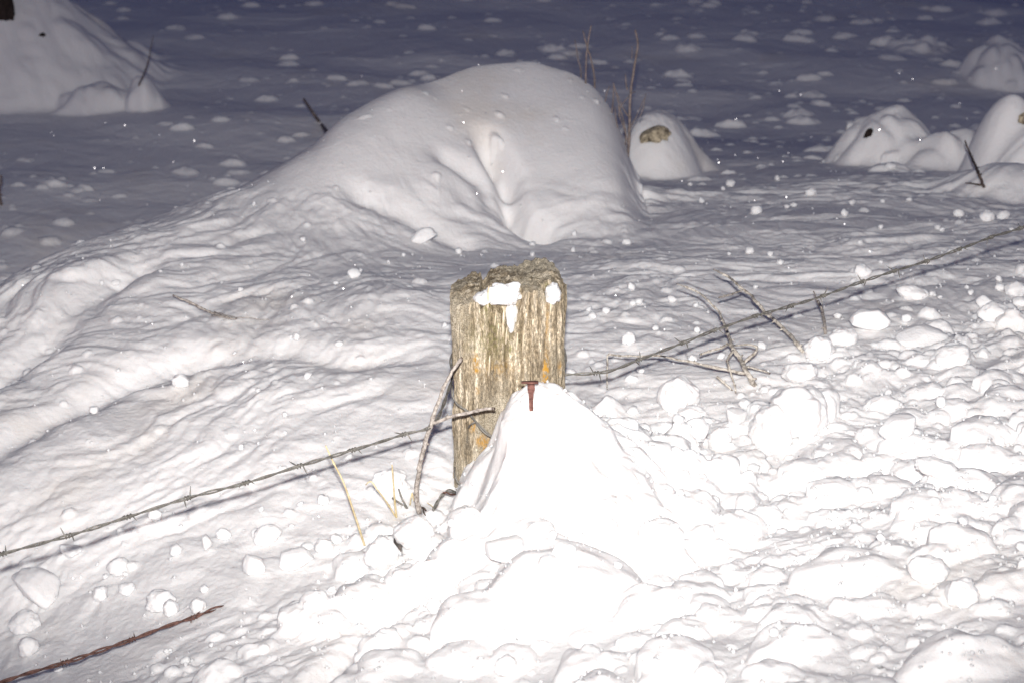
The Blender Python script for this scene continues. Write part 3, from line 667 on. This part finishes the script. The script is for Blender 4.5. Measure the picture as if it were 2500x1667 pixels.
# far stick and shrub stems
a = hit(820, 350, -.02); twig('leaning_stick', a, [([a, hit(790,312,.12), hit(765,278,.25), hit(742,243,.40)], (.0115, .0075))], M_FARTWIG, 'thick brown stick leaning out of dark snow left of the large drift', 'stick', None, 0, 10, .1)
a = hit(2402, 460, -.01); twig('thin_twig', a, [([a, hit(2390,425,.10), hit(2370,380,.25), hit(2356,345,.38)], (.006, .003)), ([hit(2400,452,.0), hit(2380,450,.02), hit(2358,447,.03)], (.004, .002))], M_DARKTWIG, 'thin dark twig standing in front of the right-hand drift', 'twig', None, .3, 11)
a = hit(338, 210, .0); twig('thin_twig', a, [([a, at_d(352,180,a.y-.03), at_d(362,150,a.y-.05), at_d(368,120,a.y-.05), at_d(374,88,a.y-.05)], (.0045, .0018))], M_DARKTWIG, 'thin dark stem at the foot of the snowy tree', 'twig', None, .3, 12)
a = hit(3, 500, .0); twig('thin_twig', a, [([a, at_d(-1,470,a.y-.05), at_d(4,430,a.y-.08)], (.008, .004))], M_FARTWIG, 'twig end cut off by the left picture edge', 'twig', None, .3, 13)
def z6(u, v): return (1350 + u / 4.2378, 50 + v / 4.2378)
SB = at_d(1535, 395, 4.62)
stems = [([(430,700),(425,560),(390,390),(345,250),(310,110)], .004), ([(340,600),(345,400),(365,220),(395,55)], .0038), ([(290,520),(262,420),(245,300),(228,200)], .0026),
         ([(770,1470),(790,1200),(795,900),(810,700),(840,500),(865,350),(878,240),(850,100)], .0058), ([(815,400),(820,320),(815,265)], .0018),
         ([(740,1460),(750,1150),(690,900),(625,650)], .0034), ([(610,960),(625,800),(628,650)], .003), ([(540,840),(560,740),(590,680)], .0022), ([(900,1000),(935,900),(960,760)], .0022),
         ([(790,1140),(830,1060),(880,960),(950,800)], .0022), ([(770,720),(755,640),(752,560)], .0026), ([(790,1010),(730,920),(660,750)], .0026), ([(680,1000),(700,900),(800,770),(860,740)], .0020),
         ([(690,1400),(680,1200),(650,1000),(640,900)], .003), ([(780,1300),(730,1100),(690,1000),(680,880)], .003)]
root = thing('leafless_shrub', SB, 'leafless shrub of thin upright stems in the gap right of the large drift', 'shrub')
for i, (pts, r0) in enumerate(stems):
    rr = random.Random(i); Dd = 4.72 + rr.uniform(-.05, .1) if i < 3 else 4.60 + rr.uniform(-.06, .05)
    pp = [at_d(*z6(*q), Dd + .01 * k_) for k_, q in enumerate(pts)]
    if i < 3: g_ = pp[0].copy(); g_.z = height(g_.x, g_.y) - .02; pp = [g_] + pp
    if i in (3, 5, 13, 14): g_ = pp[0].copy(); g_.z -= .05; pp = [g_] + pp
    P, Q = spline(pp, [r0 * .75 * (1 - .45 * j / (len(pp) - 1)) for j in range(len(pp))], .01); bm = bmesh.new(); tube_bm(bm, P, Q, 8, .3, i); bm_obj('stem', bm, M_FARTWIG, root)

# straw
def straw(pts, r0, label, m=M_STRAW):
    root = thing('dry_grass_stalk', pts[0], label, 'grass stalk', 'dry grass stalks by the post')
    P, Q = spline(pts, [r0 * (1 - .4 * j / (len(pts) - 1)) for j in range(len(pts))], .004); bm = bmesh.new()
    cum = 0
    for j in range(len(P)):
        if j: cum += (P[j] - P[j - 1]).length
        Q[j] *= 1 + .6 * math.exp(-((cum % .07 - .035) / .0018) ** 2)
    tube_bm(bm, P, Q, 7, .05); bm_obj('stalk', bm, m, root)
a = hit(890, 1330)
straw([a, T(868,1262,a.y-.01), T(840,1180,a.y-.02), T(815,1130,a.y-.02), T(795,1087,a.y-.02)], .0019, 'longest yellow straw leaning across the upper wire left of the post')
a = hit(968, 1262); straw([a, T(963,1215,a.y-.01), T(960,1170,a.y-.015), T(957,1134,a.y-.02)], .0018, 'upright yellow straw left of the forked twig')
a = hit(966, 1260); straw([a, T(942,1222,a.y-.02), T(922,1195,a.y-.03), T(905,1174,a.y-.03), T(893,1183,a.y-.03)], .0015, 'bent yellow straw folded over at its tip')
a = hit(1001, 1232); straw([a, T(1004,1212,a.y-.01), T(1006,1202,a.y-.01), T(1010,1222,a.y-.015)], .0013, 'tiny hooked straw just left of the forked twig base')
straw([T(1168,1200,2.34), T(1165,1187,2.345), T(1161,1176,2.35)], .0018, 'short straw stub low on the post front')
straw([T(1189,1170,2.33), T(1193,1148,2.335), T(1196,1127,2.34)], .0017, 'straw standing between the post and the thrown snow')
a = hit(1062, 1243); straw([a, T(1055,1235,a.y-.01), T(1044,1227,a.y-.02)], .001, 'tiny straw beside the rusty wire end')
# dead leaf
a = hit(978, 1328); lf = thing('dead_leaf', a, 'small curled dark dead leaf in the snow hollow below the straws', 'leaf')
bm = bmesh.new()
rows2 = []
for i in range(9):
    v_ = i / 8; wv_ = math.sin(math.pi * min(v_ * .9 + .06, 1)) * .009; row = []
    for j in range(5):
        q = (j / 4 - .5) * 2; row.append(bm.verts.new(a + Vector((q * wv_ + .004 * v_ - .003, -.012 + .006 * q * q, .022 * (1 - v_) * 1.4 - .006))))
    rows2.append(row)
for r0, r1 in zip(rows2, rows2[1:]):
    for j in range(4): bm.faces.new((r0[j], r0[j + 1], r1[j + 1], r1[j]))
lb = bm_obj('blade', bm, M_LEAF, lf); md = lb.modifiers.new('t', 'SOLIDIFY'); md.thickness = .0006

# ------------------------------------------------------------------ things showing through the far snow, and dark fills for its holes
def buried(name, px, py, wpx, hpx, lift, m, label, cat, seed, ang=True, amp=.3):
    p_ = hit(px, py, lift); d = p_.y * cp + (CAMZ - p_.z) * sp; mpp = d / (2500 * F)
    o = link(name, blob_mesh(name, (1, 1, 1), seed, 5, amp, 2.0, 0, ang, .10), m); o.location = p_; o.scale = (wpx * mpp / 2, wpx * mpp / 2 * .7, hpx * mpp / 2); return tag(o, label, cat)
buried('rock', 1592, 338, 74, 78, -.016, M_ROCK, 'tan cracked rock showing under a snow cap beside the leafless shrub', 'rock', 21)
buried('wooden_stake', 2500, 300, 40, 76, -.012, M_ROCK, 'brown stake end in the drift at the right picture edge', 'stake', 22)
buried('dark_drift_hole', 2122, 335, 22, 44, -.012, M_DARKBARK_HOLE, 'dark blob standing in for the shade in a hole of the right-hand drift', 'hole', 23, False)  # near-black blob added to paint the shade inside the hole
tk = buried('tree_trunk', -2, 30, 84, 170, -.02, M_DARKBARK_HOLE, 'dark tree bark showing through snow at the top left corner', 'tree', 24, True, .7)
buried('dark_tree_hole', 100, 87, 20, 14, -.006, M_DARKBARK_HOLE, 'small dark blob standing in for a shaded hole in the snowy tree foot', 'bark', 25)  # no loose piece: its dark colour paints the shade of a snow hole

# ------------------------------------------------------------------ loose snow clods
LAND = [('the post top',1241,660),('the forked twig',1040,1050),('the lying twig',500,750),('the dead shrub',1740,880),('the long bare branch',1800,730),('the large drift',1250,300),('the leaning stick',780,285),('the rock',1592,338),('the right-hand drift',2150,310),('the thin upright twig',2380,400),('the right end of the wire',2480,560),('the left end of the wire',10,1350),('the rusty wire end',520,1485),('the longest straw',840,1200),('the large touching pair',1920,1010),('the long slab',2245,822),('the bottom left dome',880,1450),('the broadest mound',1360,1470),('the lower right mound',2370,1620),('the double-lobed clod',440,928),('the lower right ball',2268,1385),('the round white ball',2410,526),('the left edge block',95,1425),('the thrown snow',1400,1060)]
smalls = []
big = [ # px, py, w, h, angular, label
 (1950,990,150,150,0,'round bulging snow boulder, right one of the touching large pair right of post'),
 (1885,1030,110,130,0,'egg-shaped snow boulder, left one of the touching large pair right of post'),
 (1655,955,105,105,0,'smooth round snow boulder just below the dead shrub'),
 (2190,1035,130,85,1,'wide flat-sided snow boulder right of the touching large pair'),
 (2132,780,130,75,1,'wide snow boulder below the wire, left of the long slab'),
 (2245,822,160,50,1,'long narrow slab of packed snow lying on the right slope'),
 (2325,870,105,62,0,'domed snow boulder below the long slab'),
 (2232,715,78,50,0,'rounded snow boulder nearest under the upper wire on the right'),
 (2000,845,72,80,0,'upright rounded snow lump at the foot of the long branch'),
 (2058,820,74,60,0,'rounded snow lump right of the long branch foot'),
 (1955,905,90,60,0,'low snow lump below the long branch foot'),
 (2430,760,78,58,0,'rounded snow boulder by the right edge under the wire'),
 (2400,735,48,56,1,'angular snow lump behind the rounded boulder by the right edge'),
 (2480,705,60,50,0,'snow lump cut by the right edge below the wire'),
 (2290,1140,115,55,0,'dome of snow cut off by shadow above the lower right slope'),
 (1700,1045,80,70,1,'cluster snow lump left of the egg-shaped boulder'),
 (1690,1010,80,50,0,'flattened snow lump behind the cluster below the shrub'),
 (1755,1060,66,66,0,'round snow lump between the shrub cluster and the egg-shaped boulder'),
 (1610,1090,70,48,1,'blocky snow lump right of the thrown snow skirt'),
 (1795,1010,70,60,1,'angular snow lump left behind the egg-shaped boulder'),
 (955,1170,92,85,0,'rounded snow lump behind the upright straws'),
 (930,1340,82,105,0,'egg-shaped snow lump at the foot of the longest straw'),
 (1010,1290,100,95,0,'pointed snow lump below the forked twig'),
 (655,1300,78,70,1,'tall angular snow lump below the upper wire, left of the longest straw'),
 (622,1368,70,80,1,'angular snow block left of the flat-topped block'),
 (720,1362,110,60,1,'flat-topped snow block with grey shaded edge'),
 (790,1330,50,44,0,'small rounded lump behind the flat-topped block'),
 (95,1425,170,120,1,'largest snow block at the left picture edge under the wire'),
 (170,1340,70,46,1,'flat snow block just below the left wire'),
 (290,1380,60,48,0,'round snow lump with a dark fleck below the left wire'),
 (390,1460,78,62,0,'rounded snow block above the rusty wire'),
 (418,1480,40,54,0,'small egg of snow leaning on the block above the rusty wire'),
 (483,1475,40,50,0,'upright egg of snow touching the rusty wire end'),
 (245,1445,38,50,0,'upright oval lump right of the largest left block'),
 (310,1435,44,36,0,'small lump among the group above the rusty wire'),
 (60,1515,84,62,0,'broad round lump low at the left edge'),
 (70,1575,52,62,0,'upright egg of snow at the far lower left'),
 (505,1320,34,56,1,'tall thin snow lump below the middle of the left wire'),
 (545,1302,40,32,0,'small rounded lump behind the tall thin one'),
 (1245,1335,150,85,1,'angular folded snow block below the thrown snow'),
 (1378,1345,80,50,1,'flat snow cake right of the folded block'),
 (1340,1375,56,60,0,'small snow knob touching the flat cake'),
 (1060,1475,42,38,0,'small white knob above the large dome shadow'),
 (1050,1440,36,40,0,'small white knob behind the other above the large dome'),
 (1820,1220,78,58,1,'snow block in the grey hollow right of the thrown snow'),
 (1870,1255,90,62,0,'smooth snow lump before the block in the grey hollow'),
 (2268,1385,100,90,0,'round snow ball in the bright lower right slope'),
 (2350,1440,80,90,0,'upright rounded snow lump below the ball on the bright slope'),
 (1730,1645,90,70,0,'small soft snow mound touching the bottom edge'),
 (1235,1620,60,50,0,'tiny soft lump near the bottom centre edge'),
 (864,668,44,34,1,'angular white clod beyond the post to the upper left'),
 (440,928,44,42,0,'double-lobed white clod alone on the left slope'),
 (750,915,28,24,1,'small square clod between the double-lobed clod and the post'),
 (230,1000,28,26,1,'small pale clod alone at the left middle slope'),
 (1030,575,80,44,1,'wedge-shaped snow piece below the large drift'),
 (2105,660,42,40,0,'rounded clod perched just above the upper wire'),
 (1846,513,32,32,0,'oval white clod right of the shrub field, nearest the drift'),
 (2410,526,36,36,0,'round white ball near the right edge above the wire'),
 (2340,520,30,24,0,'rounded clod left of the round ball by the right edge'),
 (1980,468,32,24,0,'pale clod beside a long flat flake in the upper right'),
 (2175,405,30,20,0,'pale clod in front of the right-hand drift'),
 (1830,612,24,22,0,'small clod above the bare branch tip'),
 (1535,825,36,40,0,'upright rounded clod right of the post middle'),
 (2450,525,36,28,0,'pair-like knob right of the round ball'),
]
for i, (px, py, w_, h_, an, lab) in enumerate(big):
    huge = w_ > 130 and py > 1300
    rest_blob('snow_clod', px, py, w_, h_ * (.9 if not huge else .75), 100 + i, lab, None, bool(an), M_CLOD, 5 if w_ > 60 else 4, sink=.8 if huge else (.55 if w_ > 60 else .40), amp=.16 if huge else .24)
variants = [blob_mesh('snow_clod', (1, 1, random.uniform(.7, 1)), 300 + i, 3, .34, 1.7, 0, i % 3 != 0) for i in range(12)]
small_pts = [(725,822),(1085,793),(710,822),(828,838),(248,690),(283,690),(587,707),(620,497),(740,585),(985,622),(1300,620),(1120,613),(1345,640),(1438,755),(1447,770),(1560,735),(1540,700),(1480,758),
 (1640,730),(1700,745),(1780,620),(1920,505),(1938,500),(1880,620),(2080,495),(2155,490),(2220,487),(2060,520),(2290,555),(2150,555),(1712,490),(1783,447),(1898,435),(1765,460),(1685,450),(2100,590),(1905,640),(1845,700),
 (1545,740),(1565,905),(1600,800),(2010,745),(2045,770),(2150,640),(2300,560),(2360,700),(2470,560),(2440,680),(2370,715),(1340,700),(1400,610),(1530,590),(1300,595),(880,660),(820,690),(1110,880)]
sh_lab = {'near': 'small loose snow clod scattered on the bright bank this side of the fence', 'far': 'small loose snow clod scattered on the grey snow beyond the fence line'}
cnt = 0
def small(px, py, w_):
    p_ = hit(px, py); fdist = (p_.y - 2.41 - .627 * p_.x) / 1.18; zone = 'near' if fdist < .05 else 'far'
    o = rest_blob('small_snow_clod', px, py, w_, w_ * random.uniform(.7, 1.0), 0, sh_lab[zone], 'loose clods on the bright bank' if zone == 'near' else 'loose clods beyond the fence line', me_=random.choice(variants), rotz=random.uniform(0, 6.28), sink=.25)
    smalls.append((o, px, py))
for px, py in small_pts: small(px, py, random.uniform(13, 26))
rs = random.Random(5); k = 0
while k < 170:
    px, py = rs.uniform(0, 2500), rs.uniform(560, 1660)
    line = 1353 - px * .32                             # the wire in the picture
    below = py > line
    pr = (.9 if px > 1400 else .55) if below and py < 1350 else (.35 if below else .18)
    if py > 1350 and px > 1000: pr = .15
    if rs.random() > pr or (1090 < px < 1520 and 600 < py < 1250): continue
    small(px, py, (8 + 34 * rs.random() ** 2.2) * (1.0 if below else .6)); k += 1
grp = {}
for o, px, py in smalls:
    d, nm, lx, ly = min((math.hypot(px - lx, py - ly), nm, lx, ly) for nm, lx, ly in LAND)
    side = ('upper ' if py < ly else 'lower ') + ('left' if px < lx else 'right'); grp.setdefault((nm, side), []).append((d, o))
ORD = ['', 'second ', 'third ', 'fourth ', 'fifth ', 'sixth ', 'seventh ', 'eighth ', 'ninth ', 'tenth ', 'eleventh ', 'twelfth ', 'thirteenth ', 'fourteenth ', 'fifteenth ', 'sixteenth ', 'seventeenth ', 'eighteenth ', 'nineteenth ', 'twentieth ']
for (nm, side), lst in grp.items():
    lst.sort(key=lambda q: q[0])
    for q, (d, o) in enumerate(lst): o['label'] = f'small clod, {ORD[min(q, 19)]}nearest to {nm}, {side} side'
# crumbs too many to count
N = 2600; bm = bmesh.new(); k = 0
base = [Vector((1,0,0)),Vector((-1,0,0)),Vector((0,1,0)),Vector((0,-1,0)),Vector((0,0,1)),Vector((0,0,-1))]; tri = [(0,2,4),(2,1,4),(1,3,4),(3,0,4),(2,0,5),(1,2,5),(3,1,5),(0,3,5)]
while k < N:
    y = rs.uniform(1.4, 4.4); x = (rs.random() * 2 - 1) * .4 * y; f = (y - 2.41 - .627 * x) / 1.18
    h_ = height(x, y)
    if h_ < -.1 or rs.random() > (1 if f < .1 and x > -.3 else (.5 if f < 0 else .12)): continue
    r_ = rs.uniform(.0016, .0046); c = Vector((x, y, h_ + r_ * .5)); vs = [bm.verts.new(c + Vector((v.x * r_ * rs.uniform(.6, 1.3), v.y * r_ * rs.uniform(.6, 1.3), v.z * r_ * rs.uniform(.6, 1.2)))) for v in base]
    for f_ in tri: bm.faces.new([vs[q] for q in f_])
    k += 1
tag(bm_obj('snow_crumbs', bm, M_CLOD), 'fine crumbs of snow sprinkled over the bank', 'snow crumbs', None, 'stuff')
# glinting ice crystals lying on the snow, those that happen to mirror the flash
bm = bmesh.new(); k = 0
while k < 900:
    y = 1.9 + 5.6 * rs.random() ** 1.2; x = (rs.random() * 2 - 1) * .36 * y; c = Vector((x, y, height(x, y) + .0025))
    hv = ((FLASH - c).normalized() + (Vector((0, 0, CAMZ)) - c).normalized()).normalized()
    hv = (hv + Vector((rs.gauss(0, .25), rs.gauss(0, .25), rs.gauss(0, .25)))).normalized(); a_ = hv.orthogonal().normalized(); b_ = hv.cross(a_); r_ = rs.uniform(.0004, .0012) * (y / 3.2)
    tp = [bm.verts.new(c + (a_ * math.cos(q * math.pi / 3) + b_ * math.sin(q * math.pi / 3)) * r_ + hv * r_ * .3) for q in range(6)]
    bt = [bm.verts.new(v.co - hv * r_ * .4) for v in tp]; bm.faces.new(tp); bm.faces.new(bt[::-1])
    for q in range(6): bm.faces.new((tp[q], bt[q], bt[(q + 1) % 6], tp[(q + 1) % 6]))
    k += 1
ice = bm_obj('ice_crystals', bm, M_ICE); ice.data.polygons.foreach_set('use_smooth', np.zeros(len(ice.data.polygons), dtype=bool))
tag(ice, 'tiny glinting ice crystals scattered over the snow', 'ice crystals', None, 'stuff')
